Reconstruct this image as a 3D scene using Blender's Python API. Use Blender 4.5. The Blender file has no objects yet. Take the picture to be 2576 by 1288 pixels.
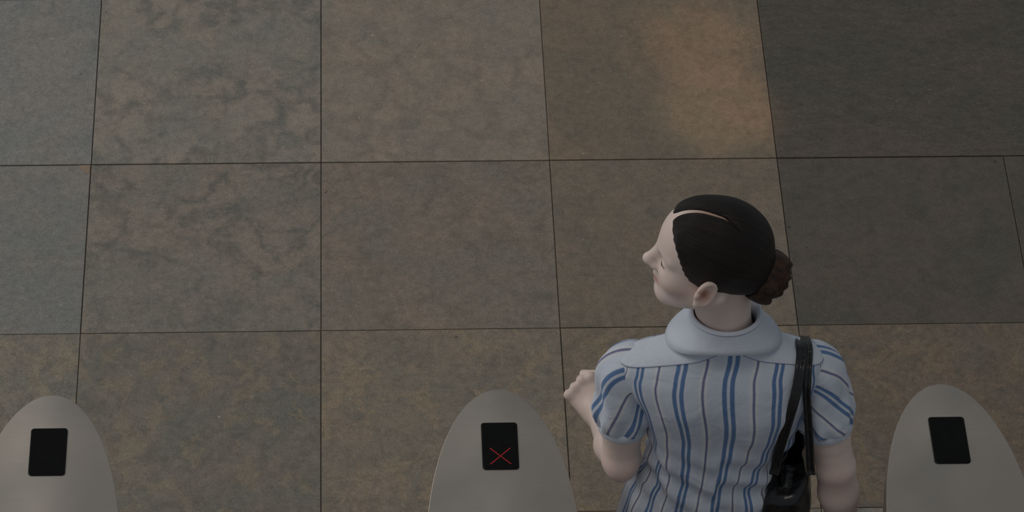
import bpy, bmesh, math, random
import numpy as np
from mathutils import Vector, Matrix, noise as mnoise

# ------------------------------------------------------------------ camera
scene = bpy.context.scene
W, H = 2576, 1288
F, TH, YAW, ROLL = 9017.65, 0.80271, 0.060752, 0.032901
CAM = np.array([0.64265, -6.70066, 6.04881])
_fw = np.array([math.sin(YAW)*math.cos(TH), math.cos(YAW)*math.cos(TH), -math.sin(TH)])
_r = np.array([math.cos(YAW), -math.sin(YAW), 0.0])
_u = np.cross(_r, _fw)
RT = _r*math.cos(ROLL) + _u*math.sin(ROLL)
UP = -_r*math.sin(ROLL) + _u*math.cos(ROLL)
def at(px, py, z=None, y=None):
    """photo pixel -> world point on a horizontal plane z (or a vertical plane y)"""
    d = _fw*F + RT*(px-W/2) - UP*(py-H/2)
    t = (z-CAM[2])/d[2] if z is not None else (y-CAM[1])/d[1]
    return CAM + t*d
cam_d = bpy.data.cameras.new('camera')
cam = bpy.data.objects.new('camera', cam_d)
scene.collection.objects.link(cam)
m = Matrix.Identity(4)
for i in range(3):
    m[i][0], m[i][1], m[i][2], m[i][3] = RT[i], UP[i], -_fw[i], CAM[i]
cam.matrix_world = m
cam_d.sensor_width = 36.0
cam_d.lens = F/W*36.0
cam_d.clip_end = 100
scene.camera = cam

# ------------------------------------------------------------------ light
scene.view_settings.view_transform = 'Standard'
scene.view_settings.look = 'None'
scene.view_settings.gamma = 1.0
scene.view_settings.use_curve_mapping = False
scene.view_settings.exposure = 0.0
world = bpy.data.worlds.new('hall_ambient')
scene.world = world
world.use_nodes = True
bg = world.node_tree.nodes['Background']
bg.inputs[0].default_value = (0.89, 0.95, 1.0, 1)
bg.inputs[1].default_value = 0.170
def area(name, loc, target, size, size_y, power, col):
    d = bpy.data.lights.new(name, 'AREA'); d.shape = 'RECTANGLE'
    d.size, d.size_y, d.energy, d.color = size, size_y, power, col
    o = bpy.data.objects.new(name, d); scene.collection.objects.link(o)
    o.location = loc
    o.rotation_euler = (Vector(target)-Vector(loc)).to_track_quat('-Z', 'Y').to_euler()
    return o
area('window_daylight', (-5.2, 0.6, 4.6), (0.9, -1.6, 0.2), 4.5, 4.0, 165, (1.0, 0.985, 0.95))
area('ceiling_light', (-0.6, -4.2, 8.6), (0.8, -1.6, 0.0), 3.0, 2.0, 65, (1.0, 0.90, 0.76))
for k_, (tx_, ty_, pw_, sz_) in enumerate(((1.525, -0.385, 300, 0.056), (1.490, -0.130, 190, 0.056))):   # two narrow spots, added to make the warm patch on the slab
    sd = bpy.data.lights.new('warm_patch_spot', 'SPOT')
    sd.energy, sd.color, sd.spot_size, sd.spot_blend, sd.shadow_soft_size = pw_, (1.0, 0.66, 0.36), sz_, 0.75, 0.04
    so = bpy.data.objects.new('warm_patch_spot', sd); scene.collection.objects.link(so)
    so.location = (tx_-0.2, ty_+0.2, 6.5)
    so.rotation_euler = (Vector((tx_, ty_, 0))-so.location).to_track_quat('-Z', 'Y').to_euler()

# ------------------------------------------------------------------ helpers
def obj(name, verts, faces, mat, parent=None, smooth=True):
    me = bpy.data.meshes.new(name)
    me.from_pydata([tuple(map(float, v)) for v in verts], [], [tuple(int(i) for i in f) for f in faces])
    me.update()
    return link(name, me, mat, parent, smooth)
def link(name, me, mat, parent=None, smooth=True):
    if mat is not None: me.materials.append(mat)
    if smooth: me.polygons.foreach_set('use_smooth', [True]*len(me.polygons))
    o = bpy.data.objects.new(name, me); scene.collection.objects.link(o)
    if parent is not None: o.parent = parent
    return o
def empty(name, loc=(0, 0, 0)):
    o = bpy.data.objects.new(name, None); scene.collection.objects.link(o)
    o.location = loc; o.empty_display_size = 0.1
    return o
def tag(o, label, cat, group=None):
    o['label'] = label; o['category'] = cat
    if group: o['group'] = group
def fattr(o, name, vals):
    a = o.data.attributes.new(name, 'FLOAT', 'POINT'); a.data.foreach_set('value', np.asarray(vals, np.float32))
def cattr(o, name, cols):
    a = o.data.color_attributes.new(name, 'FLOAT_COLOR', 'POINT')
    c = np.ones((len(cols), 4), np.float32); c[:, :3] = cols
    a.data.foreach_set('color', c.ravel())
class NT:
    def __init__(self, name):
        self.m = bpy.data.materials.new(name); self.m.use_nodes = True
        self.t = self.m.node_tree; self.b = self.t.nodes['Principled BSDF']
    def n(self, typ, **kw):
        nd = self.t.nodes.new(typ)
        for k, v in kw.items():
            if k.startswith('i_'):
                nd.inputs[k[2:].replace('_', ' ')].default_value = v
            else: setattr(nd, k, v)
        return nd
    def l(self, a, b): self.t.links.new(a, b)
    def math(self, op, a, b=None, clamp=False):
        nd = self.t.nodes.new('ShaderNodeMath'); nd.operation = op; nd.use_clamp = clamp
        for i, v in enumerate((a, b)):
            if v is None: continue
            if isinstance(v, (int, float)): nd.inputs[i].default_value = v
            else: self.l(v, nd.inputs[i])
        return nd.outputs[0]
    def mix(self, fac, a, b, blend='MIX'):
        nd = self.t.nodes.new('ShaderNodeMix'); nd.data_type = 'RGBA'; nd.blend_type = blend
        for s, v in ((0, fac), (6, a), (7, b)):
            if isinstance(v, (int, float)): nd.inputs[s].default_value = v
            elif isinstance(v, tuple): nd.inputs[s].default_value = (*v, 1)
            else: self.l(v, nd.inputs[s])
        return nd.outputs[2]
    def ramp(self, v, lo, hi):
        nd = self.t.nodes.new('ShaderNodeMapRange'); nd.interpolation_type = 'SMOOTHSTEP'
        self.l(v, nd.inputs[0]); nd.inputs[1].default_value = lo; nd.inputs[2].default_value = hi
        return nd.outputs[0]
    def noise(self, vec, scale, detail=4, rough=0.55, dist=0.0):
        nd = self.t.nodes.new('ShaderNodeTexNoise')
        if vec is not None: self.l(vec, nd.inputs['Vector'])
        nd.inputs['Scale'].default_value = scale; nd.inputs['Detail'].default_value = detail
        nd.inputs['Roughness'].default_value = rough; nd.inputs['Distortion'].default_value = dist
        return nd.outputs[0]
    def bump(self, h, strength=0.3, dist=0.01):
        nd = self.t.nodes.new('ShaderNodeBump'); nd.inputs['Strength'].default_value = strength
        nd.inputs['Distance'].default_value = dist; self.l(h, nd.inputs['Height'])
        self.l(nd.outputs[0], self.b.inputs['Normal']); return nd
    def set(self, **kw):
        for k, v in kw.items():
            s = self.b.inputs[k.replace('_', ' ')]
            if isinstance(v, tuple): s.default_value = (*v, 1) if len(v) == 3 and s.type == 'RGBA' else v
            elif isinstance(v, (int, float)): s.default_value = v
            else: self.l(v, s)
        return self.m
def smooth01(x):
    x = np.clip(x, 0, 1); return x*x*(3-2*x)

# ------------------------------------------------------------------ materials
def mat_tile():
    t = NT('stone_tile')
    tc = t.n('ShaderNodeTexCoord'); oi = t.n('ShaderNodeObjectInfo')
    off = t.n('ShaderNodeVectorMath', operation='SCALE'); off.inputs[0].default_value = (37.1, 91.7, 13.3)
    t.l(oi.outputs['Random'], off.inputs['Scale'])
    add = t.n('ShaderNodeVectorMath', operation='ADD'); t.l(tc.outputs['Object'], add.inputs[0]); t.l(off.outputs[0], add.inputs[1])
    v = add.outputs[0]
    big = t.noise(v, 5.0, 7, 0.62, 0.6)
    col = t.mix(t.ramp(big, 0.36, 0.62), (0.268, 0.260, 0.230), (0.322, 0.282, 0.242))
    med = t.noise(v, 15.0, 6, 0.65, 0.9)
    col = t.mix(t.math('MULTIPLY', t.ramp(med, 0.52, 0.72), 0.40), col, (0.190, 0.190, 0.172))
    # veins
    wv = t.n('ShaderNodeTexNoise'); t.l(v, wv.inputs['Vector']); wv.inputs['Scale'].default_value = 9; wv.inputs['Detail'].default_value = 6
    wmix = t.n('ShaderNodeVectorMath', operation='MULTIPLY_ADD'); t.l(wv.outputs['Color'], wmix.inputs[0])
    wmix.inputs[1].default_value = (0.19, 0.19, 0.19); t.l(v, wmix.inputs[2])
    vo = t.n('ShaderNodeTexVoronoi', feature='DISTANCE_TO_EDGE'); t.l(wmix.outputs[0], vo.inputs['Vector']); vo.inputs['Scale'].default_value = 8.5
    vein = t.math('SUBTRACT', 1.0, t.ramp(vo.outputs['Distance'], -0.02, 0.22))
    vm = t.math('MULTIPLY', t.math('MULTIPLY', vein, t.ramp(t.noise(v, 22.0, 5, 0.65), 0.30, 0.58)), t.ramp(t.noise(v, 5.0, 3), 0.32, 0.58))
    at_v = t.n('ShaderNodeAttribute', attribute_type='OBJECT', attribute_name='vein')
    col = t.mix(t.math('MULTIPLY', vm, at_v.outputs['Fac']), col, (0.150, 0.153, 0.140))
    # mottled flakes on some tiles
    mp = t.n('ShaderNodeMapping'); t.l(wmix.outputs[0], mp.inputs[0]); mp.inputs['Rotation'].default_value = (0, 0, 0.6); mp.inputs['Scale'].default_value = (1.0, 0.55, 1.0)
    f1 = t.noise(mp.outputs[0], 15.0, 6, 0.62, 0.3)
    at_f = t.n('ShaderNodeAttribute', attribute_type='OBJECT', attribute_name='flake')
    col = t.mix(t.math('MULTIPLY', t.ramp(f1, 0.53, 0.585), t.math('MULTIPLY', at_f.outputs['Fac'], 0.90)), col, (0.345, 0.298, 0.235))
    f2 = t.noise(mp.outputs[0], 48.0, 5, 0.7, 0.2)
    col = t.mix(t.math('MULTIPLY', t.ramp(f2, 0.45, 0.66), t.math('MULTIPLY', at_f.outputs['Fac'], 0.40)), col, (0.165, 0.162, 0.148))
    mo = t.noise(v, 55.0, 5, 0.72)
    col = t.mix(0.5, col, t.mix(t.ramp(mo, 0.25, 0.75), (0.36, 0.36, 0.36), (0.64, 0.64, 0.64)), 'OVERLAY')
    gr = t.noise(v, 260.0, 3, 0.7)
    col = t.mix(0.65, col, t.mix(t.ramp(gr, 0.25, 0.75), (0.35, 0.35, 0.35), (0.65, 0.65, 0.65)), 'OVERLAY')
    sp = t.noise(v, 95.0, 1, 0.4)
    col = t.mix(t.math('MULTIPLY', t.ramp(sp, 0.775, 0.81), 0.6), col, (0.55, 0.54, 0.50))
    pit = t.noise(v, 60.0, 1, 0.4)
    col = t.mix(t.math('MULTIPLY', t.ramp(pit, 0.80, 0.83), 0.7), col, (0.08, 0.07, 0.06))
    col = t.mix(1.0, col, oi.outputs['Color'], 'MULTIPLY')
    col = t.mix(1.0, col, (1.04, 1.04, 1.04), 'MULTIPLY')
    t.bump(gr, 0.12, 0.002)
    return t.set(Base_Color=col, Roughness=0.62, Specular_IOR_Level=0.25)
def simple(name, col, rough=0.5, metal=0.0, **kw):
    t = NT(name)
    nz = t.noise(t.n('ShaderNodeTexCoord').outputs['Object'], 40, 4)
    c = t.mix(t.ramp(nz, 0.3, 0.7), tuple(x*0.9 for x in col), tuple(min(1, x*1.08) for x in col))
    return t.set(Base_Color=c, Roughness=rough, Metallic=metal, **kw)
def mat_steel():
    t = NT('brushed_steel')
    tc = t.n('ShaderNodeTexCoord')
    mp = t.n('ShaderNodeMapping'); t.l(tc.outputs['Object'], mp.inputs[0]); mp.inputs['Scale'].default_value = (2.5, 160, 160)
    br = t.noise(mp.outputs[0], 4.0, 4, 0.6)
    cl = t.noise(tc.outputs['Object'], 5.0, 3, 0.5, 0.6)
    col = t.mix(t.ramp(cl, 0.3, 0.7), (0.56, 0.505, 0.445), (0.69, 0.60, 0.515))
    col = t.mix(t.math('MULTIPLY', t.ramp(br, 0.3, 0.75), 0.25), col, (0.44, 0.43, 0.41))
    t.bump(br, 0.05, 0.001)
    ro = t.n('ShaderNodeMapRange'); t.l(br, ro.inputs[0]); ro.inputs[3].default_value = 0.34; ro.inputs[4].default_value = 0.5
    return t.set(Base_Color=col, Metallic=1.0, Roughness=ro.outputs[0], Anisotropic=0.5)
def mat_skin():
    t = NT('skin')
    a = t.n('ShaderNodeVertexColor', layer_name='tone')
    nz = t.noise(t.n('ShaderNodeTexCoord').outputs['Object'], 60, 4)
    c = t.mix(t.math('MULTIPLY', t.ramp(nz, 0.3, 0.7), 0.12), a.outputs[0], (0.75, 0.42, 0.34))
    t.b.subsurface_method = 'RANDOM_WALK'
    t.b.inputs['Subsurface Radius'].default_value = (1.0, 0.35, 0.2)
    return t.set(Base_Color=c, Roughness=0.5, Subsurface_Weight=0.25, Subsurface_Scale=0.006, Specular_IOR_Level=0.35)
BASE_CLOTH = (0.66, 0.705, 0.80)
def mat_stripes():
    t = NT('striped_cotton')
    u = t.n('ShaderNodeAttribute', attribute_name='stripe').outputs['Fac']
    fr = t.math('FRACT', t.math('ADD', u, 0.5))
    c0 = t.math('ABSOLUTE', t.math('SUBTRACT', fr, 0.5))            # 0 at the double stripe, .5 at the thin stripe
    def band(d, half, soft):
        return t.math('SUBTRACT', 1.0, t.ramp(d, half-soft, half+soft))
    d1 = t.math('ABSOLUTE', t.math('SUBTRACT', c0, 0.075))
    d2 = t.math('ABSOLUTE', t.math('SUBTRACT', c0, 0.5))
    d3 = t.math('ABSOLUTE', t.math('SUBTRACT', c0, 0.28))
    d4 = t.math('ABSOLUTE', t.math('SUBTRACT', c0, 0.44))
    col = t.mix(t.math('MULTIPLY', band(d3, 0.11, 0.05), 0.5), BASE_CLOTH, (0.58, 0.64, 0.77))
    col = t.mix(t.math('MULTIPLY', band(d4, 0.02, 0.012), 0.55), col, (0.78, 0.76, 0.74))
    col = t.mix(band(d1, 0.046, 0.014), col, (0.105, 0.205, 0.42))
    col = t.mix(band(d2, 0.026, 0.012), col, (0.19, 0.185, 0.33))
    tc = t.n('ShaderNodeTexCoord')
    mp = t.n('ShaderNodeMapping'); t.l(tc.outputs['Object'], mp.inputs[0]); mp.inputs['Scale'].default_value = (1, 1, 0.12)
    wv = t.noise(mp.outputs[0], 500, 2)
    col = t.mix(t.math('MULTIPLY', t.ramp(wv, 0.35, 0.65), 0.10), col, (0.42, 0.47, 0.60))
    fold = t.noise(tc.outputs['Object'], 14, 3, 0.5, 0.8)
    t.bump(t.math('ADD', fold, t.math('MULTIPLY', wv, 0.03)), 0.35, 0.02)
    return t.set(Base_Color=col, Roughness=0.75, Sheen_Weight=0.15, Specular_IOR_Level=0.2)
def mat_plain_cloth():
    t = NT('plain_cotton')
    tc = t.n('ShaderNodeTexCoord')
    mp = t.n('ShaderNodeMapping'); t.l(tc.outputs['Object'], mp.inputs[0]); mp.inputs['Scale'].default_value = (0.12, 1, 1)
    wv = t.noise(mp.outputs[0], 500, 2)
    col = t.mix(t.math('MULTIPLY', t.ramp(wv, 0.35, 0.65), 0.14), (0.65, 0.70, 0.80), (0.45, 0.50, 0.62))
    fold = t.noise(tc.outputs['Object'], 12, 3, 0.5, 0.6)
    t.bump(fold, 0.2, 0.02)
    return t.set(Base_Color=col, Roughness=0.75, Sheen_Weight=0.15, Specular_IOR_Level=0.2)
def mat_hair(name, dark, light, scale):
    t = NT(name)
    s = t.n('ShaderNodeAttribute', attribute_name='strand').outputs['Fac']
    d = t.n('ShaderNodeAttribute', attribute_name='along').outputs['Fac']
    cb = t.n('ShaderNodeCombineXYZ'); t.l(s, cb.inputs[0]); t.l(d, cb.inputs[1])
    n1 = t.noise(cb.outputs[0], scale, 5, 0.7)
    c = t.mix(t.ramp(n1, 0.38, 0.72), dark, light)
    t.bump(n1, 0.5, 0.006)
    return t.set(Base_Color=c, Roughness=0.42, Specular_IOR_Level=0.28)
def mat_leather():
    t = NT('black_leather')
    tc = t.n('ShaderNodeTexCoord')
    vo = t.n('ShaderNodeTexVoronoi'); t.l(tc.outputs['Object'], vo.inputs['Vector']); vo.inputs['Scale'].default_value = 320
    fold = t.noise(tc.outputs['Object'], 18, 4, 0.5, 0.8)
    t.bump(t.math('ADD', fold, t.math('MULTIPLY', vo.outputs['Distance'], 0.012)), 0.35, 0.015)
    return t.set(Base_Color=(0.012, 0.013, 0.016), Roughness=0.27, Specular_IOR_Level=0.6)
M = dict(tile=mat_tile(), grout=simple('dark_grout', (0.125, 0.105, 0.088), 0.9), patch=simple('tan_filler', (0.33, 0.25, 0.18), 0.8),
         steel=mat_steel(), plinth=simple('dark_plinth', (0.05, 0.05, 0.05), 0.5),
         screen=simple('black_display_glass', (0.006, 0.0065, 0.006), 0.35, Specular_IOR_Level=0.12), bezel=simple('black_display_rim', (0.007, 0.007, 0.008), 0.4, Specular_IOR_Level=0.14),
         skin=mat_skin(), stripes=mat_stripes(), plain=mat_plain_cloth(), leather=mat_leather(),
         lining=simple('black_lining', (0.008, 0.009, 0.010), 0.9), seam=simple('seam_thread', (0.30, 0.31, 0.42), 0.9),
         hair=mat_hair('dark_brown_hair', (0.008, 0.0065, 0.006), (0.026, 0.016, 0.012), 1.0),
         bun=mat_hair('brown_bun_hair', (0.020, 0.010, 0.007), (0.080, 0.040, 0.026), 1.0),
         trousers=simple('charcoal_trousers', (0.03, 0.032, 0.04), 0.8), shoe=simple('black_shoe', (0.012, 0.012, 0.012), 0.3),
         eye=simple('eyeball', (0.75, 0.73, 0.70), 0.2), iris=simple('brown_iris', (0.05, 0.025, 0.012), 0.2),
         brow=simple('eyebrow_hair', (0.09, 0.05, 0.035), 0.7))
t = NT('red_led'); nz = t.noise(t.n('ShaderNodeTexCoord').outputs['Object'], 300, 2)
t.set(Base_Color=(0.05, 0.0, 0.0), Emission_Color=(1.0, 0.035, 0.05), Emission_Strength=t.math('ADD', 0.14, t.math('MULTIPLY', nz, 0.26)))
M['led'] = t.m

# ------------------------------------------------------------------ floor of stone tiles
TS = 0.55
fl = obj('floor', [(-4, -5, -0.05), (6, -5, -0.05), (6, 3, -0.05), (-4, 3, -0.05), (-4, -5, -0.004), (6, -5, -0.004), (6, 3, -0.004), (-4, 3, -0.004)],
         [(3, 2, 1, 0), (4, 5, 6, 7), (0, 1, 5, 4), (1, 2, 6, 5), (2, 3, 7, 6), (3, 0, 4, 7)], M['grout'], smooth=False)
fl['kind'] = 'structure'
bm = bmesh.new()
bmesh.ops.create_cube(bm, size=1.0)
for v in bm.verts:
    v.co.x *= TS-0.0022; v.co.y *= TS-0.0022; v.co.z = 0.0 if v.co.z > 0 else -0.02
bmesh.ops.bevel(bm, geom=[e for e in bm.edges if all(v.co.z > -0.001 for v in e.verts)], offset=0.0007, segments=1, affect='EDGES')
tile_me = bpy.data.meshes.new('tile'); bm.to_mesh(tile_me); bm.free()
tile_me.materials.append(M['tile'])
# tone of each slab: (row, col) -> tint, vein, flake
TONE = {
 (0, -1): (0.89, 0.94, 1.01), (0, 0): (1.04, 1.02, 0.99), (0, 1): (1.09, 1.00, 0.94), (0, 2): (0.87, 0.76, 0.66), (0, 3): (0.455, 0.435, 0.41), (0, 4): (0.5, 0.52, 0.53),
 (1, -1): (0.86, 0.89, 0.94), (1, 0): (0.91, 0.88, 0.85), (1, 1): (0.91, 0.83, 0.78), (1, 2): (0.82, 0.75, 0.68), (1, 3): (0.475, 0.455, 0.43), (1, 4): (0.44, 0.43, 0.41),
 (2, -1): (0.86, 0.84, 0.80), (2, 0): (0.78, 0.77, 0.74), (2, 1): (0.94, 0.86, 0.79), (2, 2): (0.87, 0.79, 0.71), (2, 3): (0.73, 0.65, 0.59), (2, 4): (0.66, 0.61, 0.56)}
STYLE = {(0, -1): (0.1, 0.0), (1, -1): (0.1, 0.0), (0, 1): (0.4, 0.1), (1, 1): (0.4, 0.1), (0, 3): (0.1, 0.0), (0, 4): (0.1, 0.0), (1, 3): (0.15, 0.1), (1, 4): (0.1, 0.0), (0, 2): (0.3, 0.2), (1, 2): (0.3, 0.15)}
rnd = random.Random(4)
for r in range(-5, 7):
    for c in range(-6, 9):
        o = bpy.data.objects.new('tile', tile_me); scene.collection.objects.link(o); o.parent = fl
        step = 0.0015 if r <= 0 else 0.0
        o.location = ((c+0.5)*TS + rnd.uniform(-.0004, .0004), -(r+0.5)*TS, step + rnd.uniform(-.0004, .0004))
        k = rnd.uniform(0.78, 1.0)
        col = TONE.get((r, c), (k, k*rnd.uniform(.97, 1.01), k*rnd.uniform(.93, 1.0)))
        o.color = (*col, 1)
        if r == 0: o.scale.y = 1.075; o.location.y += TS*0.0375
        if r < 0: o.location.y += TS*0.075
        if (r, c) == (0, 4): bpy.data.objects.remove(o); continue
        if (r, c) == (0, 3): o.scale.x = 2.005; o.location.x += TS/2          # one wide slab
        vn, fk = STYLE.get((r, c), (0.75, 0.15) if r < 2 else (0.25, 1.0))
        o['vein'] = vn; o['flake'] = fk
        if (r, c) == (1, -1):
            p = [(-.030, -.001), (-.003, -.001), (-.003, -.030), (-.009, -.029), (-.018, -.021), (-.024, -.012)]
            q = [(TS/2+x, TS/2+y) for x, y in p]
            n = len(q)
            obj('corner_patch', [(x, y, 0.0006) for x, y in q]+[(x, y, -0.004) for x, y in q],
                [tuple(range(n))[::-1]]+[(i, (i+1) % n, n+(i+1) % n, n+i) for i in range(n)], M['patch'], o, False)

# ------------------------------------------------------------------ ticket gates
GATE_Z = 1.0
def outline(inset=0.0, n=40):
    a, L, back = 0.143, 0.42, 1.35
    pts = []
    for i in range(n+1):                                   # nose: from right shoulder over the tip to the left shoulder
        s = math.pi*i/n
        pts.append((a*math.cos(s), -L+L*math.sin(s)))
    for i in range(1, n//2):
        s = math.pi*i/(n//2)
        pts.append((-a*math.cos(s), -back-0.16*math.sin(s)))
    pts.insert(n+1, (-a, -back)); pts.append((a, -back))
    P = np.array(pts)
    if inset:
        d = np.roll(P, -1, 0)-np.roll(P, 1, 0); d /= np.linalg.norm(d, axis=1)[:, None]
        P = P + inset*np.stack([-d[:, 1], d[:, 0]], 1)
    return P
def stack(name, levels, mat, parent, cap_bottom=True):
    vs, fs = [], []; n = len(outline())
    for ins, z in levels: vs += [(x, y, z) for x, y in outline(ins)]
    for k in range(len(levels)-1):
        for i in range(n):
            j = (i+1) % n
            fs.append((k*n+i, k*n+j, (k+1)*n+j, (k+1)*n+i))
    fs.append(tuple((len(levels)-1)*n+i for i in range(n)))
    if cap_bottom: fs.append(tuple(range(n))[::-1])
    o = obj(name, vs, fs, mat, parent)
    for p_ in o.data.polygons:
        if len(p_.vertices) > 4: p_.use_smooth = False
    return o
def rrect(w, h, r, n=6):
    pts = []
    for cx, cy, a0 in ((w/2-r, h/2-r, 0), (-w/2+r, h/2-r, 90), (-w/2+r, -h/2+r, 180), (w/2-r, -h/2+r, 270)):
        for i in range(n+1):
            a = math.radians(a0+90*i/n); pts.append((cx+r*math.cos(a), cy+r*math.sin(a)))
    return pts
def gate(x, label, lit):
    g = empty('ticket_gate', (x, -2.182, 0))
    tag(g, label, 'ticket gate', 'row of steel ticket gates')
    stack('plinth', [(0.03, 0.004), (0.03, 0.09)], M['plinth'], g)
    stack('cabinet', [(0.014, 0.085), (0.014, 0.945)], M['steel'], g)
    rim = [(0.004, 0.94), (0.0, 0.945), (0.0, 0.996)]
    for k in range(1, 7):
        a = math.pi/2*k/6; rim.append((0.0015*(1-math.cos(a)), 0.9985+0.0015*math.sin(a)))
    stack('top_panel', rim, M['steel'], g)
    w, h = 0.068, 0.1145
    lv = [(0, 0.0, 0.9985), (0, 0.0, 1.0015), (0.0012, 0, 1.0026)]
    vs, fs = [], []
    for ins, _, z in lv:
        vs += [(px, py, z) for px, py in rrect(w-2*ins, h-2*ins, 0.0065)]
    n = len(vs)//3
    for k in range(2):
        for i in range(n): fs.append((k*n+i, k*n+(i+1) % n, (k+1)*n+(i+1) % n, (k+1)*n+i))
    fs.append(tuple(2*n+i for i in range(n)))
    d = obj('display', vs, fs, M['bezel'], g, False); d.location = (0, -0.1425, 0)
    g2 = rrect(w-0.007, h-0.007, 0.004)
    n = len(g2)
    gl = obj('display_glass', [(a, b, 1.0024) for a, b in g2]+[(a, b, 1.0029) for a, b in g2],
             [tuple(n+i for i in range(n))]+[(i, (i+1) % n, n+(i+1) % n, n+i) for i in range(n)], M['screen'], d, False)
    if lit:
        vs, fs = [], []
        def dot(cx, cy):
            b = len(vs); k = 8
            for z, rr in ((1.0028, .0014), (1.0034, .0011)):
                vs.extend((cx+rr*math.cos(2*math.pi*i/k), cy+rr*math.sin(2*math.pi*i/k), z) for i in range(k))
            fs.append(tuple(b+k+i for i in range(k)))
            fs.extend((b+i, b+(i+1) % k, b+k+(i+1) % k, b+k+i) for i in range(k))
        for i in range(15):
            s = i/14-0.5
            dot(0.036*s, -0.0265+0.037*s)
            if i != 7: dot(0.036*s, -0.0265-0.037*s)
        o = obj('red_cross', vs, fs, M['led'], d, False); o['label'] = 'red cross of small lit dots'
    return g
gate(0.06, 'steel ticket gate at the left edge with a blank black display', False)
gate(0.898, 'steel ticket gate whose black display shows a red cross', True)
gate(1.74, 'steel ticket gate to the right of the woman, with a blank display', False)

# ------------------------------------------------------------------ signed distance modelling
class Field:
    def __init__(self, xs, ys, zs):
        self.ax = [np.asarray(a, np.float32) for a in (xs, ys, zs)]
        self.d = np.full([len(a) for a in self.ax], 0.2, np.float32)
    def region(self, lo, hi):
        sl = []
        for a, l, h in zip(self.ax, lo, hi):
            i0 = max(0, np.searchsorted(a, l)-1); i1 = min(len(a), np.searchsorted(a, h)+1)
            sl.append(slice(i0, max(i1, i0)))
        g = [self.ax[i][sl[i]] for i in range(3)]
        return tuple(sl), (g[0][:, None, None], g[1][None, :, None], g[2][None, None, :])
    def put(self, sl, v, k, mode='u'):
        a = self.d[sl]
        if mode == 'u':
            h = np.maximum(k-np.abs(a-v), 0)/k if k else 0
            r = np.minimum(a, v) - (h*h*k*0.25 if k else 0)
        else:                                              # subtract
            v = -v; h = np.maximum(k-np.abs(a-v), 0)/k if k else 0
            r = np.maximum(a, v) + (h*h*k*0.25 if k else 0)
        self.d[sl] = r
    def cone(self, a, b, ra, rb, k=0.02, mode='u', flat=None):
        a = np.asarray(a, float); b = np.asarray(b, float); m_ = max(ra, rb)+k+0.012
        sl, (X, Y, Z) = self.region(np.minimum(a, b)-m_, np.maximum(a, b)+m_)
        if 0 in self.d[sl].shape: return
        ba = b-a; L2 = float(ba@ba)+1e-12
        px, py, pz = X-a[0], Y-a[1], Z-a[2]
        h = np.clip((px*ba[0]+py*ba[1]+pz*ba[2])/L2, 0, 1)
        q = np.sqrt((px-ba[0]*h)**2+(py-ba[1]*h)**2+(pz-ba[2]*h)**2)-(ra+(rb-ra)*h)
        self.put(sl, q.astype(np.float32), k, mode)
    def ell(self, c, r, R=None, k=0.02, mode='u'):
        c = np.asarray(c, float); r = np.asarray(r, float); m_ = max(r)+k+0.012
        sl, (X, Y, Z) = self.region(c-m_, c+m_)
        if 0 in self.d[sl].shape: return
        p = (X-c[0], Y-c[1], Z-c[2])
        if R is not None: p = tuple(R[0][i]*p[0]+R[1][i]*p[1]+R[2][i]*p[2] for i in range(3))   # R^T p
        k0 = np.sqrt((p[0]/r[0])**2+(p[1]/r[1])**2+(p[2]/r[2])**2)
        k1 = np.sqrt((p[0]/r[0]**2)**2+(p[1]/r[1]**2)**2+(p[2]/r[2]**2)**2)+1e-9
        self.put(sl, (k0*(k0-1)/k1).astype(np.float32), k, mode)
    def mesh(self):
        d = self.d; ins = d < 0
        nx, ny, nz = d.shape
        cnt = np.zeros((nx-1, ny-1, nz-1), np.int8)
        for i in (0, 1):
            for j in (0, 1):
                for k in (0, 1): cnt += ins[i:nx-1+i, j:ny-1+j, k:nz-1+k]
        act = (cnt > 0) & (cnt < 8)
        I = np.argwhere(act)
        idx = np.full(act.shape, -1, np.int64); idx[act] = np.arange(len(I))
        acc = np.zeros((len(I), 3)); num = np.zeros(len(I))
        for axis in range(3):
            o1, o2 = [a for a in range(3) if a != axis]
            for s in (0, 1):
                for t_ in (0, 1):
                    A = I.copy(); A[:, o1] += s; A[:, o2] += t_
                    B = A.copy(); B[:, axis] += 1
                    da = d[A[:, 0], A[:, 1], A[:, 2]]; db = d[B[:, 0], B[:, 1], B[:, 2]]
                    cr = (da < 0) != (db < 0)
                    tt = np.where(cr, da/np.where(cr, da-db, 1), 0)
                    P = np.stack([self.ax[q][A[:, q]] for q in range(3)], 1).astype(float)
                    Q = np.stack([self.ax[q][B[:, q]] for q in range(3)], 1)
                    P += (Q-P)*tt[:, None]
                    acc[cr] += P[cr]; num[cr] += 1
        V = acc/np.maximum(num, 1)[:, None]
        Fs = []
        for axis in range(3):
            o1, o2 = [(1, 2), (2, 0), (0, 1)][axis]
            s0 = [slice(None)]*3; s1 = [slice(None)]*3
            s0[axis] = slice(0, -1); s1[axis] = slice(1, None)
            ch = ins[tuple(s0)] != ins[tuple(s1)]
            E_ = np.argwhere(ch)
            ok = (E_[:, o1] > 0) & (E_[:, o2] > 0) & (E_[:, o1] < d.shape[o1]-1) & (E_[:, o2] < d.shape[o2]-1)
            E_ = E_[ok]
            def cell(a, b):
                C = E_.copy(); C[:, o1] -= a; C[:, o2] -= b
                return idx[C[:, 0], C[:, 1], C[:, 2]]
            q = np.stack([cell(1, 1), cell(0, 1), cell(0, 0), cell(1, 0)], 1)
            fl_ = ~ins[E_[:, 0], E_[:, 1], E_[:, 2]]
            q[fl_] = q[fl_][:, ::-1]
            Fs.append(q)
        return V, np.concatenate(Fs)
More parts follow.
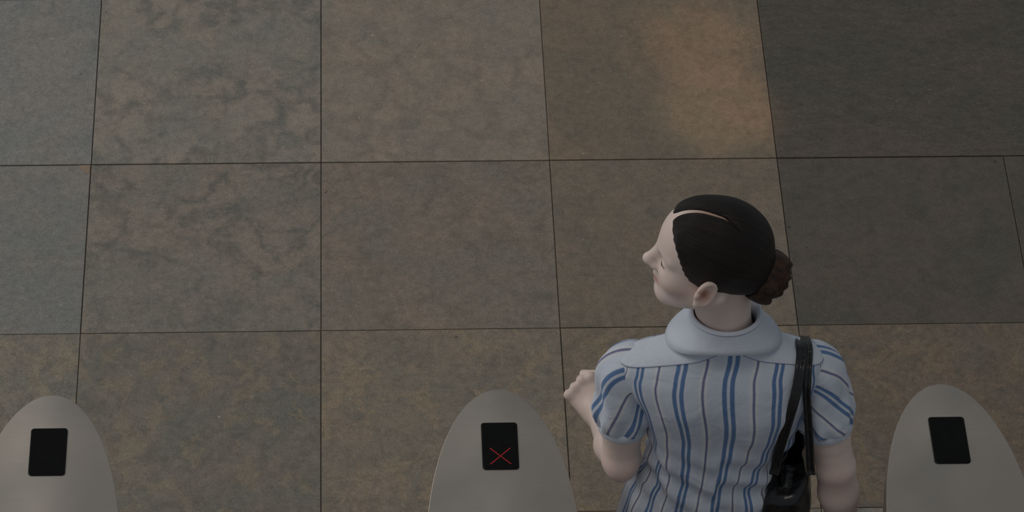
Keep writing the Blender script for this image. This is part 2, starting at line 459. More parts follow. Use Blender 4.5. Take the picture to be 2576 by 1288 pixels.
def axis(*segs):
    """piecewise spacing: (start, step), ..., end"""
    out = []
    for (a, st), nxt in zip(segs[:-1], segs[1:]):
        b = nxt[0] if isinstance(nxt, tuple) else nxt
        n = max(1, int(round((b-a)/st))); out += list(np.linspace(a, b, n, endpoint=False))
    out.append(segs[-1]); return out
def relax(V, Fq, it=2, lam=0.5):
    e = np.concatenate([Fq[:, [0, 1]], Fq[:, [1, 2]], Fq[:, [2, 3]], Fq[:, [3, 0]]])
    for _ in range(it):
        for l_ in (lam, -lam*0.9):
            s = np.zeros_like(V); n = np.zeros(len(V))
            np.add.at(s, e[:, 0], V[e[:, 1]]); np.add.at(s, e[:, 1], V[e[:, 0]])
            np.add.at(n, e[:, 0], 1); np.add.at(n, e[:, 1], 1)
            V = V + l_*(s/np.maximum(n, 1)[:, None]-V)
    return V

# ------------------------------------------------------------------ the woman
O = np.array([1.293, -2.370, 0.0])                        # on the floor between the second and third gate
person = empty('person', tuple(O))
tag(person, 'woman with dark hair in a low bun, striped short-sleeved blouse, seen from behind', 'person')
def loc(p): return np.asarray(p, float)-O
# head frame: columns = her right, forward (face), up
hy = math.radians(82)                                     # turned to her left
hp = math.radians(4)
Rz = Matrix.Rotation(hy, 3, 'Z'); Rx = Matrix.Rotation(hp, 3, 'X'); Ry = Matrix.Rotation(math.radians(0), 3, 'Y')
HR = np.array(Rz @ Rx @ Ry)
HC = loc([1.251, -2.372, 1.545])                          # point midway between the ears
def hd(p): return HC + HR @ np.asarray(p, float)
SL, SR = np.array([-0.176, -0.008, 1.268]), np.array([0.168, -0.008, 1.268])
EL = loc(at(1562, 1152, z=1.035)); ER = loc(at(2104, 1178, z=1.035))
WL = loc(at(1511, 1046, z=0.937))
WR = ER + np.array([0.036, 0.010, -0.236])
# body field
F_ = Field(axis((-0.33, .0035), (-0.16, .0024), (0.14, .005), (0.33, .012), 0.35),
           axis((-0.22, .005), (-0.11, .0026), (0.12, .0035), (0.34, .012), 0.36),
           axis((-0.01, .02), (0.72, .008), (0.88, .0035), (1.10, .007), (1.36, .0024), 1.72))
def E3(c, r, k=0.012, mode='u'): F_.ell(hd(c), r, HR, k, mode)
def C3(a, b, ra, rb, k=0.01, mode='u'): F_.cone(hd(a), hd(b), ra, rb, k, mode)
# trunk and limbs
F_.ell((0, 0.0, 0.86), (0.118, 0.088, 0.11), None, 0.03)
F_.ell((0, 0.0, 1.02), (0.100, 0.070, 0.16), None, 0.05)
F_.ell((0.003, 0.0, 1.19), (0.125, 0.082, 0.16), None, 0.06)
F_.cone((-0.13, -0.015, 1.265), (0.13, -0.015, 1.265), 0.032, 0.032, 0.04)
for s, S_ in ((-1, SL), (1, SR)):
    F_.cone((s*0.066, 0, 0.82), (s*0.082, 0.03*s, 0.46), 0.068, 0.05, 0.03)
    F_.cone((s*0.082, 0.03*s, 0.46), (s*0.080, -0.02+0.05*s, 0.09), 0.048, 0.032, 0.02)
    F_.cone((s*0.080, -0.02+0.05*s, 0.07), (s*0.085, 0.12+0.05*s, 0.04), 0.032, 0.026, 0.02)
for S_, E_, W_ in ((SL, EL, WL), (SR, ER, WR)):
    F_.ell(S_, (0.032, 0.034, 0.036), None, 0.02)
    F_.cone(S_, E_+(S_-E_)*0.35, 0.034, 0.0355, 0.01)
    F_.cone(E_+(S_-E_)*0.35, E_+(S_-E_)*0.04, 0.0365, 0.0345, 0.015)
    F_.cone(E_, E_+(W_-E_)*0.30, 0.0345, 0.0355, 0.014)
    F_.cone(E_+(W_-E_)*0.30, W_, 0.035, 0.0245, 0.02)
F_.ell(EL+np.array([0.0, -0.020, -0.012]), (0.016, 0.016, 0.02), None, 0.03)
# neck
NB = np.array([0.002, -0.006, 1.335])
F_.cone(hd((0, -0.022, -0.02)), NB, 0.049, 0.048, 0.03)
F_.cone(NB+np.array([0, -.01, 0.02]), NB+np.array([-.10, -.008, -.035]), 0.030, 0.022, 0.03)
F_.cone(NB+np.array([0, -.01, 0.02]), NB+np.array([.10, -.008, -.035]), 0.030, 0.022, 0.03)
F_.cone(hd((-0.058, -0.025, -0.03)), np.array([-0.035, 0.048, 1.345]), 0.012, 0.012, 0.03)
# head
E3((0, -0.010, 0.040), (0.0735, 0.0925, 0.086))
E3((0, 0.028, 0.040), (0.063, 0.0635, 0.077), 0.02)
E3((0, 0.030, -0.030), (0.0555, 0.056, 0.068), 0.03)
for s in (-1, 1):
    C3((s*.052, .004, -.040), (s*.016, .062, -.083), .0175, .016, .03)
    E3((s*.040, .052, -.020), (.024, .026, .024), .022)
    C3((s*.014, .0795, .029), (s*.044, .064, .027), .0075, .007, .014)
    E3((s*.031, .0905, .009), (.0155, .014, .0125), .012, 's')
    E3((s*.031, .0690, .009), (.0140, .0130, .0125), .004)
    E3((s*.0105, .0905, -.0235), (.0072, .0085, .0068), .007)
    C3((s*.019, .0745, -.0535), (0, .0860, -.0500), .0042, .0052, .006)
    C3((s*.017, .0730, -.0590), (0, .0825, -.0620), .0042, .0060, .006)
C3((0, .0835, .020), (0, .1035, -.0155), .0075, .0098, .014)
E3((0, .1050, -.0170), (.0095, .0095, .0085), .007)
E3((0, .0640, -.0845), (.018, .016, .015), .02)
C3((0, .078, -.033), (0, .078, -.046), .010, .008, .012)
# ears
for s in (-1, 1):
    eR = np.array(Matrix.Rotation(math.radians(-s*22), 3, 'Z') @ Matrix.Rotation(math.radians(14), 3, 'X'))
    ec = np.array([s*.0770, .003, -.006])
    F_.ell(hd(ec), (.0065, .0165, .029), HR @ eR, .006)
    F_.ell(hd(ec+eR @ np.array([s*.0070, .001, -.002])), (.0075, .0085, .0155), HR @ eR, .002, 's')
    pts = [ec+eR @ np.array([s*.0042, .0160*math.cos(a)-.001, .0275*math.sin(a)+.001]) for a in np.radians(np.arange(20, 265, 18))]
    for a, b in zip(pts[:-1], pts[1:]): F_.cone(hd(a), hd(b), .0040, .0040, .003)
    F_.ell(hd(ec+eR @ np.array([s*.002, .004, -.026])), (.005, .008, .008), HR @ eR, .005)
    F_.ell(hd(ec+eR @ np.array([s*.002, .0115, -.004])), (.0045, .004, .006), HR @ eR, .004)
# hands (frame: x toward the thumb side, y along the fingers, z out of the back of the hand)
def hand(Wp, fdir, back, mirror, curl=1.0):
    y = fdir/np.linalg.norm(fdir); z = back-(back@y)*y; z /= np.linalg.norm(z); x = np.cross(y, z)*mirror
    def P(a, b, c): return Wp + a*x + b*y + c*z
    F_.cone(P(0, -.02, 0), P(0, .02, 0), .023, .024, .02)
    for i, (xx, r) in enumerate(((.027, .0125), (.009, .0135), (-.009, .0130), (-.026, .0115))):
        F_.cone(P(xx*.55, .012, 0), P(xx, .070-.004*abs(i-1), -.003), .015, r-.002, .010)
        L = (.036, .040, .037, .030)[i]; y0 = .074-.004*abs(i-1)
        a1, a2, a3 = -math.radians(80*curl), -math.radians(170*curl), -math.radians(215*curl)
        q0 = np.array([y0, .002]); q1 = q0+L*np.array([math.cos(a1), math.sin(a1)])
        q2 = q1+L*.68*np.array([math.cos(a2), math.sin(a2)]); q3 = q2+L*.5*np.array([math.cos(a3), math.sin(a3)])
        F_.ell(P(xx, y0+.002, .003), (.0100, .0100, .0100), None, .004)
        F_.cone(P(xx, *q0), P(xx, *q1), .0098, .0090, .003)
        F_.cone(P(xx, *q1), P(xx, *q2), .0090, .0082, .002)
        F_.cone(P(xx, *q2), P(xx, *q3), .0082, .0072, .002)
    F_.cone(P(.022, .012, -.008), P(.037, .044, -.020), .0145, .0115, .012)
    F_.cone(P(.037, .044, -.020), P(.036, .072, -.032), .0108, .0098, .004)
    F_.cone(P(.036, .072, -.032), P(.020, .088, -.042), .0096, .0080, .003)
hand(WL, -60*RT+84*UP+12*_fw, -_fw, 1)
hand(WR, WR-ER+np.array([0, 0.02, 0]), np.array([0.9, -0.3, 0.1]), -1, 0.55)
V, Q = F_.mesh()
V = relax(V, Q, 2)
body = obj('body', V, Q, M['skin'], person)
# colours of the skin: lips, cheeks, ears, elbows, knuckles
hl = (V-HC) @ HR
base = np.tile(np.array([0.80, 0.665, 0.61]), (len(V), 1))
def blush(c, r, col, a):
    w = a*np.exp(-(((hl-np.array(c))/np.array(r))**2).sum(1))
    base[:] = base*(1-w[:, None])+np.array(col)*w[:, None]
for s in (-1, 1):
    blush((s*.05, .048, -.030), (.022, .025, .018), (0.70, 0.42, 0.37), .55)
    blush((s*.080, .001, -.005), (.02, .012, .022), (0.62, 0.26, 0.18), .6)
    blush((s*.0790, .003, -.009), (.02, .0065, .0095), (0.36, 0.13, 0.08), .8)  # hollow of the ear set darker red-brown
    blush((s*.010, .084, -.056), (.014, .012, .0075), (0.55, 0.24, 0.22), .8)
def blotch(c, r, col, a):
    w = a*np.exp(-((V-np.asarray(c))**2).sum(1)/r**2)
    base[:] = base*(1-w[:, None])+np.array(col)*w[:, None]
wsc = .8*smooth01((hl[:, 2]-.085)/.03)*smooth01((.070-hl[:, 1])/.06)
base[:] = base*(1-wsc[:, None])+np.array([.36, .22, .16])*wsc[:, None]   # scalp between the roots
for e_ in (EL, ER): blotch(e_+np.array([0.0, -.03, -.01]), .035, (0.66, 0.44, 0.39), .5)
cattr(body, 'tone', base)
# eyes and brows
def uv_sphere(name, c, r, mat, parent, R=None, n=16, mm=10):
    vs, fs = [], []
    for j in range(mm+1):
        ph = math.pi*j/mm
        for i in range(n):
            a = 2*math.pi*i/n
            v = np.array([r[0]*math.sin(ph)*math.cos(a), r[1]*math.sin(ph)*math.sin(a), r[2]*math.cos(ph)])
            if R is not None: v = R @ v
            vs.append(c+v)
    for j in range(mm):
        for i in range(n):
            a, b = j*n+i, j*n+(i+1) % n
            fs.append((a, a+n, b+n, b))
    return obj(name, vs, fs, mat, parent)
for s in (-1, 1):
    e = uv_sphere('eye', hd((s*.031, .0712, .0055)), (.0112, .0112, .0052), M['eye'], body, HR)
    uv_sphere('iris', hd((s*.031, .0805, .0050)), (.0048, .0026, .0044), M['iris'], e, HR)
def tube(name, pts, rad, mat, parent, n=8, flat=None):
    P = [np.asarray(p, float) for p in pts]; vs, fs = [], []
    for i, p in enumerate(P):
        t_ = P[min(i+1, len(P)-1)]-P[max(i-1, 0)]; t_ /= np.linalg.norm(t_)
        ref = np.array([0, 0, 1.0]) if abs(t_[2]) < .9 else np.array([1.0, 0, 0])
        a = np.cross(t_, ref); a /= np.linalg.norm(a); b = np.cross(t_, a)
        r = rad[i] if hasattr(rad, '__len__') else rad
        for k in range(n):
            an = 2*math.pi*k/n
            vs.append(p+r*(math.cos(an)*a+math.sin(an)*b))
    for i in range(len(P)-1):
        for k in range(n):
            fs.append((i*n+k, i*n+(k+1) % n, (i+1)*n+(k+1) % n, (i+1)*n+k))
    fs.append(tuple(range(n))[::-1]); fs.append(tuple((len(P)-1)*n+k for k in range(n)))
    return obj(name, vs, fs, mat, parent)
for s in (-1, 1):
    tube('eyebrow', [hd((s*x, y, z)) for x, y, z in ((.016, .0865, .029), (.026, .0850, .033), (.037, .0775, .0345), (.048, .0660, .030))], [.0022, .0026, .0022, .001], M['brow'], body)
    tube('eyelashes', [hd((s*x, y, z)) for x, y, z in ((.021, .0795, .0075), (.031, .0825, .0080), (.040, .0785, .0065), (.046, .0720, .0050))], [.0008, .0012, .0012, .0006], M['brow'], body)

# hair: cap combed back from a side parting into a low bun
HF = Field(*[np.arange(a, b, .0022) for a, b in ((-.105, .105), (-.150, .110), (-.075, .155))])
HF.ell((0, -.011, .041), (.0790, .0985, .0920), None, 0)
HF.ell((0, .025, .043), (.0700, .0675, .0835), None, .012)
HF.ell((0, -.070, -.002), (.052, .045, .040), None, .03)
X, Y, Z = [a.reshape([-1 if i == j else 1 for j in range(3)]) for i, a in enumerate(HF.ax)]
hz = np.array([-.075, -.055, -.040, -.028, -.016, -.004, .008, .022, .040, .060, .080, .100, .118, .135, .16])
hyv = np.array([-.105, -.078, -.050, -.026, -.004, .020, .034, .043, .051, .061, .072, .080, .084, .088, .092])
yh = np.interp(HF.ax[2], hz, hyv).reshape(1, 1, -1) - 0.25*np.abs(X)*0
face_cut = (Y-yh+.0010*np.sin(Z*520+X*90)+.0007*np.sin(Z*1130-X*300))*0.72
k = .008
def smax(a, b, k):
    h = np.maximum(k-np.abs(a-b), 0)/k
    return np.maximum(a, b)+h*h*k*.25
HF.d = smax(HF.d, face_cut.astype(np.float32)+0*X, k).astype(np.float32)
py_ = np.array([-.070, -.055, -.035, -.010, .030, .060, .100]); px_ = np.array([-.052, -.043, -.030, -.018, -.008, -.003, .000])
pw_ = np.array([-.016, -.006, -.0006, .0016, .0026, .0032, .0036])
xp = np.interp(HF.ax[1], py_, px_).reshape(1, -1, 1); pw = np.interp(HF.ax[1], py_, pw_).reshape(1, -1, 1)
part = np.where(Z > .04, pw-np.abs(X-xp), -.1)
HF.d = smax(HF.d, part.astype(np.float32), .010).astype(np.float32)
Vh, Qh = HF.mesh(); Vh = relax(Vh, Qh, 2)
hair = obj('hair', [hd(v) for v in Vh], Qh, M['hair'], person)
bunp = np.array([0.0, -.106, -.019]); bax = np.array([0, -.93, -.36]); bax /= np.linalg.norm(bax)
side = np.array([1.0, 0, 0]); upb = np.cross(side, bax)
dv = Vh-np.array([0, -.02, .03])
fattr(hair, 'strand', np.arctan2(dv @ upb, dv @ side)*22)
fattr(hair, 'along', (dv @ bax)*6)
BF = Field(*[np.arange(a, b, .0022) for a, b in ((-.07, .07), (-.07, .07), (-.05, .05))])
X, Y, Z = [a.reshape([-1 if i == j else 1 for j in range(3)]) for i, a in enumerate(BF.ax)]
rr = np.sqrt(X**2+(Y*1.0)**2+1e-9); th_ = np.arctan2(Y+0*X, X+0*Y)
k0 = np.sqrt((X/.049)**2+(Y/.052)**2+(Z/.034)**2); k1 = np.sqrt((X/.049**2)**2+(Y/.052**2)**2+(Z/.034**2)**2)+1e-9
BF.d = (k0*(k0-1)/k1 + .0042*np.sin(rr*2*math.pi/.021*1.0+th_) + .0016*np.sin(th_*9+rr*120)).astype(np.float32)
Vb, Qb = BF.mesh(); Vb = relax(Vb, Qb, 1)
BR = np.stack([side, upb, bax], 1)
bun = obj('bun', [hd(bunp+BR @ v) for v in Vb], Qb, M['bun'], hair)
fattr(bun, 'strand', np.hypot(Vb[:, 0], Vb[:, 1])*420+np.arctan2(Vb[:, 1], Vb[:, 0])*2)
fattr(bun, 'along', np.arctan2(Vb[:, 1], Vb[:, 0])*2)

# ------------------------------------------------------------------ blouse
RING = np.array([  # z, half width, half depth, centre x, centre y
 (.790, .164, .126, -.004, .00), (.860, .158, .118, -.003, .0), (.910, .151, .108, -.002, .0), (.967, .137, .096, -.001, .0), (1.018, .121, .088, .0, .0), (1.09, .131, .096, .002, .0),
 (1.17, .146, .104, .004, -.002), (1.22, .160, .101, .001, -.008), (1.26, .182, .091, -.005, -.014), (1.295, .190, .077, -.008, -.018), (1.318, .180, .060, -.006, -.020),
 (1.330, .150, .050, -.001, -.020), (1.338, .118, .050, .000, -.018), (1.347, .092, .053, .001, -.016), (1.365, .070, .054, .001, -.013), (1.392, .062, .054, .000, -.012), (1.41, .060, .053, .000, -.012)])
_zt = np.arange(.76, 1.44, .002)
_tab = []
for i in range(1, 5):                                     # smooth the profile so the stripes run without kinks
    v_ = np.interp(_zt, RING[:, 0], RING[:, i])
    def blur(sg):
        k_ = np.exp(-.5*(np.arange(-40, 41)*.002/sg)**2); k_ /= k_.sum()
        return np.convolve(np.pad(v_, 40, mode='edge'), k_, 'valid')
    w_ = smooth01((_zt-1.27)/.05); _tab.append(blur(.018)*(1-w_)+blur(.004)*w_)
RING = np.stack([_zt]+_tab, 1)
def ringat(z): return [np.interp(z, RING[:, 0], RING[:, i]) for i in range(1, 5)]
ZY = 1.386                                                # the yoke seam
def torso_point(z, ph, off=0.0):
    a, b, cx, cy = ringat(z)
    e = 2/2.35
    s, c = math.sin(ph), -math.cos(ph)                    # ph = 0 at the back centre
    x = a*math.copysign(abs(s)**e, s); y = b*math.copysign(abs(c)**e, c)
    # shoulder blades and spine on the back, bust on the front
    if c < 0:
        bl = math.exp(-((abs(x)-.075)/.045)**2-((z-1.25)/.07)**2)*.010 - math.exp(-(x/.03)**2-((z-1.12)/.14)**2)*.008
        y -= bl
    else:
        y += math.exp(-((abs(x)-.065)/.05)**2-((z-1.19)/.06)**2)*.045
    # creases
    wz = math.exp(-((z-1.03)/.09)**2)
    f = .0055*wz*math.sin(z*95+2.2*math.sin(ph*2+.7)+ph*3.5) + .0034*math.sin(ph*9+z*14)*smooth01((1.26-z)/.2)
    f += .010*(mnoise.noise(Vector((x*11, y*11+7, z*6)))) + .0045*mnoise.noise(Vector((x*26, y*30, z*16)))
    f *= 1-.88*smooth01((z-1.225)/.07)
    n = Vector((s/max(a, .01), c/max(b, .01), 0)).normalized()
    return (x+cx+n.x*(f+off), y+cy+n.y*(f+off), z)
NA = 180
def stripe_u(z, ph):
    a = np.interp(z, RING[:, 0], RING[:, 1])/np.interp(min(z, 1.27), RING[:, 0], RING[:, 1])
    sn = math.sin(ph); f = math.asin(min(1, a)*math.copysign(abs(sn)**(2/2.35), sn))
    if math.cos(ph) < 0: f = math.copysign(math.pi, sn)-f
    a0 = np.interp(z, RING[:, 0], RING[:, 1]); m_ = min(z, 1.27)
    k_ = 1.0 if z < .99 else np.interp(m_, RING[:, 0], RING[:, 1])/np.interp(m_, (.99, 1.03, 1.10, 1.18, 1.27), (.128, .128, .150, .166, .182))
    return f*1.98*k_+0.03-.12*smooth01((z-.98)/.12)
def yoke_z(ph): return ZY - .074*abs(math.sin(ph))**1.05
def torso_part(name, ts, z0, z1, off, mat, parent):
    vs, fs, us = [], [], []
    for t_ in ts:
        for i in range(NA):
            ph = 2*math.pi*i/NA
            z = z0(ph)*(1-t_)+z1(ph)*t_
            p = torso_point(z, ph, off); vs.append(p); us.append(stripe_u(z, ph))
    for j in range(len(ts)-1):
        for i in range(NA):
            a, b = j*NA+i, j*NA+(i+1) % NA
            fs.append((a, b, b+NA, a+NA))
    o = obj(name, vs, fs, mat, parent)
    fattr(o, 'stripe', us)
    return o
blouse = torso_part('blouse', np.linspace(0, 1, 110), lambda p: .80, lambda p: yoke_z(p)+.004, 0.0, M['stripes'], person)
yoke = torso_part('yoke', np.linspace(0, 1, 36), yoke_z, lambda p: 1.40, 0.0016, M['plain'], blouse)
for o in (blouse, yoke):
    sm = o.modifiers.new('cloth', 'SOLIDIFY'); sm.thickness = 0.0012; sm.offset = -1
tube('seam', [torso_point(yoke_z(2*math.pi*i/120), 2*math.pi*i/120, 0.0018) for i in range(121)], .0007, M['seam'], yoke, 5)

def catmull(P, n):
    P = [np.asarray(p, float) for p in P]; P = [2*P[0]-P[1]]+P+[2*P[-1]-P[-2]]; out = []
    for i in range(1, len(P)-2):
        for k in range(n):
            t_ = k/n
            out.append(.5*((2*P[i])+(-P[i-1]+P[i+1])*t_+(2*P[i-1]-5*P[i]+4*P[i+1]-P[i+2])*t_**2+(-P[i-1]+3*P[i]-3*P[i+1]+P[i+2])*t_**3))
    out.append(P[-2]); return out
def sleeve(S_, E_, sgn):
    """puffed short sleeve swept from the armhole over the shoulder and down the arm"""
    ax_ = (E_-S_)/np.linalg.norm(E_-S_)
    k_in = 1.0 if sgn < 0 else .55
    path = catmull([S_+np.array([-sgn*.040*k_in, 0, .000]), S_+np.array([-sgn*.022*k_in, 0, .002]), S_+np.array([-sgn*.004, -.001, -.006]), S_+ax_*.030, S_+ax_*.062, S_+ax_*.095, S_+ax_*.128, S_+ax_*.148], 9)
    Ls = np.concatenate([[0], np.cumsum([np.linalg.norm(b-a) for a, b in zip(path[:-1], path[1:])])]); T = Ls/Ls[-1]
    prof = np.array([(0, .044), (.06, .049), (.12, .0525), (.2, .0535), (.3, .052), (.45, .0525), (.62, .0545), (.76, .0560), (.86, .0525), (.92, .0465), (.955, .0432), (1, .0430)])
    na = 120; vs, fs, us = [], [], []
    fwd = np.array([0, 1.0, 0]); frames = []
    for k_, c in enumerate(path):
        tg = path[min(k_+1, len(path)-1)]-path[max(k_-1, 0)]; tg /= np.linalg.norm(tg)
        f_ = fwd-(fwd@tg)*tg; f_ /= np.linalg.norm(f_); o_ = np.cross(f_, tg)*(-sgn)          # o_: up at the armhole, outward on the arm
        frames.append((c, tg, o_, f_))
    for (c, tg, o_, f_), t_ in zip(frames, T):
        r0 = np.interp(t_, prof[:, 0], prof[:, 1])
        g = smooth01((t_-.60)/.25)*(1-smooth01((t_-.91)/.04)); g2 = 1-smooth01((t_-.06)/.22)
        for i in range(na):
            a = 2*math.pi*i/na
            r = r0 + .0030*g*math.sin(a*13+1.3*math.sin(a*2))+.0024*g*math.sin(a*7+2) + .0005*g2*math.sin(a*15+math.sin(a*3))
            r += .0085*mnoise.noise(Vector((math.cos(a)*1.6+sgn*3, math.sin(a)*1.6, t_*3.6)))*(.15 if t_ > .9 else smooth01((t_-.08)/.3))
            r += .0022*math.sin(a*6+t_*8+sgn+1.5*math.sin(a*2))*(1-g)*smooth01(t_/.25)
            up_ = max(0, math.cos(a))
            r += .004*up_*math.exp(-((t_-.14)/.10)**2)
            vs.append(c+r*(math.cos(a)*o_*(1.0)+math.sin(a)*f_*(.98)))
            us.append((a if a < math.pi else a-2*math.pi)*.0525/.087+(.09 if sgn > 0 else .60)+(-1.1*t_ if sgn > 0 else -.60*t_))
    nr = len(path)
    for j in range(nr-1):
        for i in range(na):
            a, b = j*na+i, j*na+(i+1) % na
            fs.append((a, b, b+na, a+na))
    o = obj('sleeve', vs, fs, M['stripes'], blouse)
    fattr(o, 'stripe', us)
    # cuff band
    c, tg, o_, f_ = frames[-1]
    vs, fs = [], []
    for j, (t_, r) in enumerate(((-.018, .0425), (-.017, .0452), (-.009, .0460), (.001, .0450), (.002, .0435), (.001, .0400))):
        for i in range(64):
            a = 2*math.pi*i/64; vs.append(c+tg*t_+r*(math.cos(a)*o_+math.sin(a)*f_))
    for j in range(5):
        for i in range(64):
            a, b = j*64+i, j*64+(i+1) % 64; fs.append((a, b, b+64, a+64))
    obj('cuff', vs, fs, M['plain'], o)
    # armhole seam
    k_ = 7; c, tg, o_, f_ = frames[k_]
    return o
sleeve(SL, EL, -1); sleeve(SR, ER, 1)
# collar: a stand and a turned-down fall, open at the front
vs, fs = [], []; na = 96
cc = np.array([-.004, -.005])
prof = [(.0525, 1.385, 0), (.0535, 1.402, 0), (.0545, 1.415, 0), (.0565, 1.4210, 0), (.0600, 1.4185, 0), (0, 0, .2), (0, 0, .4), (0, 0, .6), (0, 0, .8), (0, 0, 1.0)]
for i in range(na+1):
    ph = math.radians(-150+300*i/na)
    fr = abs(ph)/math.radians(150); sd_ = math.sin(ph); sa_ = abs(sd_)
    re_, ze_ = .0760+.024*sa_**2.6, 1.381-.031*sa_**2.6              # free edge of the fall, longer over the shoulders
    for j, (r, z, q) in enumerate(prof):
        if q: r = .0600+(re_-.0600)*q**1.35; z = 1.4185+(ze_-1.4185)*q
        vs.append((cc[0]+r*sd_*(1.06 if j < 5 else 1.04), cc[1]-math.cos(ph)*r, z-.010*fr**3))
m_ = len(prof)
for i in range(na):
    for j in range(m_-1):
        a = i*m_+j; fs.append((a, a+1, a+m_+1, a+m_))
collar = obj('collar', vs, fs, M['plain'], blouse)
sm = collar.modifiers.new('cloth', 'SOLIDIFY'); sm.thickness = 0.0022; sm.offset = 0
tube('stitching', [np.array(vs[i*m_+4])*.5+np.array(vs[i*m_+5])*.5+np.array([0, -.0012*math.cos(math.radians(-150+300*i/na)), .0012]) for i in range(na+1)], .0007, M['seam'], collar, 5)

# trousers and shoes (below the picture)
vs, fs = [], []
def leg_tube(name, pts, rad, mat, parent): return tube(name, catmull(pts, 6), list(np.interp(np.linspace(0, 1, 6*(len(pts)-1)+1), np.linspace(0, 1, len(pts)), rad)), mat, parent, 24)
TF = Field(np.arange(-.21, .211, .009), np.arange(-.18, .24, .009), np.arange(.03, 1.0, .012))
TF.ell((0, 0, .84), (.138, .100, .12), None, .03)
for s in (-1, 1):
    TF.cone((s*.070, 0, .82), (s*.084, .03*s, .46), .080, .070, .03)
    TF.cone((s*.084, .03*s, .46), (s*.082, -.02+.05*s, .12), .070, .066, .02)
Vt, Qt = TF.mesh(); obj('trousers', relax(Vt, Qt, 1), Qt, M['trousers'], person)
for s in (-1, 1):
    SF = Field(np.arange(-.06, .061, .004), np.arange(-.08, .22, .005), np.arange(-.002, .11, .004))
    SF.cone((0, -.03, .055), (0, .06, .045), .040, .042, .02); SF.cone((0, .06, .042), (s*.004, .16, .030), .043, .032, .03)
    SF.cone((0, -.035, .02), (0, -.035, .03), .026, .028, .01)
    SF.d = np.maximum(SF.d, (.002-SF.ax[2]).reshape(1, 1, -1))
    Vs, Qs = SF.mesh(); obj('shoe', relax(Vs, Qs, 1)+np.array([s*.081, -.02+.05*s, 0]), Qs, M['shoe'], person)

# ------------------------------------------------------------------ shoulder bag
def torso_gap(p):
    """>0 outside the blouse (person coordinates), in units of the ring radius"""
    a, b, cx, cy = ringat(p[2])
    return (abs((p[0]-cx)/a)**2.35+abs((p[1]-cy)/b)**2.35)**(1/2.35)
def on_back(px, py, lift):
    """where the pixel's ray meets the back of the blouse"""
    zz = 1.40
    while zz > .85:
        w_ = at(px, py, z=zz)
        p = loc(w_); t_ = np.clip(((p-SR) @ (ER-SR))/((ER-SR) @ (ER-SR)), 0, .55)
        if torso_gap(p) < 1.0 or np.linalg.norm(p-(SR+(ER-SR)*t_)) < .053: break
        zz -= .002
    p = loc(w_); n_ = np.array([p[0]*.4, -.6, .25]); n_ /= np.linalg.norm(n_)
    return w_+n_*lift
bag_in = on_back(1948, 1164, .012); bag_out = at(2038, 1172, z=bag_in[2])
bx = (bag_in[0]+bag_out[0])/2; by = (bag_in[1]+bag_out[1])/2
BB = bag_in[2]-.285
bag = empty('shoulder_bag', (bx, by, BB))

tag(bag, 'black leather shoulder bag hanging under the right arm by two straps', 'bag')
hw = (bag_out[0]-bag_in[0])/2
LEN, BH = 0.22, 0.285
BO = np.array([bx, by, BB])
vs, fs = [], []
levels = [(.000, .060, 0.0), (.004, .072, .006), (.03, .078, .010), (.06, .079, .012), (.09, .077, .012), (.12, .073, .010), (.15, .068, .008), (.18, .062, .006), (.205, .056, .004), (.23, .050, .002), (.25, .045, .000), (.268, hw+.006, .000),
          (.283, hw+.003, .000), (.286, hw, -.001), (.282, hw-.004, -.004), (.25, hw-.006, -.010), (.18, hw-.006, -.014), (.08, hw-.004, -.016)]
nb = 120
for li, (z, w_, g) in enumerate(levels):
    for i in range(nb):
        a = 2*math.pi*i/nb; ca, sa = math.cos(a), math.sin(a); e = 2/4.2
        x = w_*math.copysign(abs(ca)**e, ca)
        y = (LEN/2+g)*math.copysign(abs(sa)**e, sa)+LEN/2
        dz = -.022*math.sin(math.pi*min(1, max(0, y/LEN)))*smooth01((z-.12)/.12)          # the mouth sags between the strap ends
        rear = smooth01((-sa-.55)/.45)
        dz -= .050*rear*(1-min(1, abs(x/w_))**2)*smooth01((z-.17)/.09)                    # rear gusset hangs lower
        if li < 13:                                        # gusset folds inward below the mouth
            fold = math.exp(-((z-.262)/.030)**2)*.050 - math.exp(-((z-.205-.03*abs(x/w_))/.018)**2)*.012
            y += rear*fold*(1-min(1, abs(x/w_))**2*.85)
        else: y += rear*.045*(1-min(1, abs(x/w_))**2*.7)
        q = BO+np.array([x-.038*(1-z/BH), y, z+dz])
        x += .005*mnoise.noise(Vector((q[0]*17, q[1]*13, z*15)))
        y += .005*mnoise.noise(Vector((q[0]*17+5, q[1]*13, z*15)))
        q = np.array([bx+x-.038*(1-z/BH), by+y, BB+z+dz])-O
        gap = torso_gap(q)                                 # pressed against her side, it gives way
        lim = 1.035 if li < 13 else 1.06
        if gap < lim:
            a_, b_, cx_, cy_ = ringat(q[2])
            if q[1] < -.02: q[1] = cy_+(q[1]-cy_)*lim/gap; q[0] = cx_+(q[0]-cx_)*lim/gap
            else: q[0] = cx_+a_*lim*(1-min(1, abs((q[1]-cy_)/b_/lim))**2.35)**(1/2.35)
        # and against the arm
        t_ = np.clip(((q-SR) @ (ER-SR))/((ER-SR) @ (ER-SR)), 0, 1); cl = SR+(ER-SR)*t_
        dd = q-cl; dl = np.linalg.norm(dd[:2])
        if t_ < 1 and dl < .056: q[0] = cl[0]-math.sqrt(max(0, .056**2-dd[1]**2))
        vs.append(q+O-BO)
nl = len(levels)
for k_ in range(nl-1):
    for i in range(nb):
        a, b = k_*nb+i, k_*nb+(i+1) % nb; fs.append((a, b, b+nb, a+nb))
fs.append(tuple(range(nb))[::-1]); fs.append(tuple((nl-1)*nb+i for i in range(nb)))
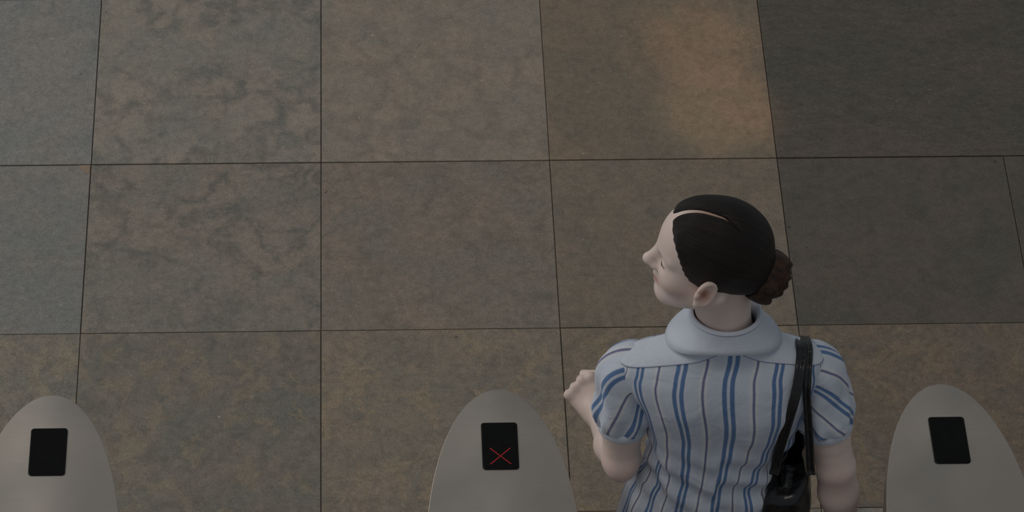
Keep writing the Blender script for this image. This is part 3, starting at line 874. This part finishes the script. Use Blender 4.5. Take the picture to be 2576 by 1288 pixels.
bb = obj('bag_body', vs, fs, M['leather'], bag)
def strap(name, pts, width, thick, side_dir, parent):
    P = catmull(pts, 10); vs, fs = [], []
    prof = [(-1, -.5), (-1, .35), (-.8, .9), (-.45, .95), (-.2, .55), (0, .4), (.2, .55), (.45, .95), (.8, .9), (1, .35), (1, -.5), (.5, -.9), (-.5, -.9)]
    n = len(prof)
    for i, p in enumerate(P):
        t_ = P[min(i+1, len(P)-1)]-P[max(0, i-1)]; t_ /= np.linalg.norm(t_)
        s_ = side_dir-(side_dir@t_)*t_; s_ /= np.linalg.norm(s_); nn = np.cross(s_, t_)
        for a, b in prof: vs.append(p+s_*a*width/2-nn*b*thick/2)
    for i in range(len(P)-1):
        for k_ in range(n): fs.append((i*n+k_, i*n+(k_+1) % n, (i+1)*n+(k_+1) % n, (i+1)*n+k_))
    fs.append(tuple(range(n))[::-1]); fs.append(tuple((len(P)-1)*n+k_ for k_ in range(n)))
    return obj(name, vs, fs, M['leather'], parent)
def bl(p): return np.asarray(p)-BO
sx = np.array([1.0, -.12, 0])
for pix, bottom, xo, wd in ((((2013, 884), (2010, 920), (2004, 962), (1994, 1005), (1980, 1052), (1966, 1098), (1953, 1140)), bag_in, -1, .0185),
                            (((2031, 884), (2029, 920), (2027, 962), (2027, 1000)), bag_out, 1, .0150)):
    rear = [on_back(a, b, .011) for a, b in pix]
    xr = rear[0][0]
    pts = [np.array([bottom[0]+.002*xo, by+LEN-.02, bottom[2]-.06]), np.array([xr, O[1]+.120, 1.150]), np.array([xr, O[1]+.085, 1.215]), np.array([xr, O[1]+.052, 1.275]), np.array([xr, O[1]+.018, 1.318]), np.array([xr, O[1]-.018, 1.338])]
    e1 = np.asarray(bottom)+np.array([0, -.006, .006])
    pts += rear
    if xo > 0: pts += [rear[-1]*(1-f)+e1*f+np.array([0, -.006*math.sin(math.pi*f), 0]) for f in (.33, .66)]
    pts += [e1, e1+np.array([.003*xo, -.004, -.018])]
    strap('strap', [bl(p) for p in pts], wd, .008, sx, bag)
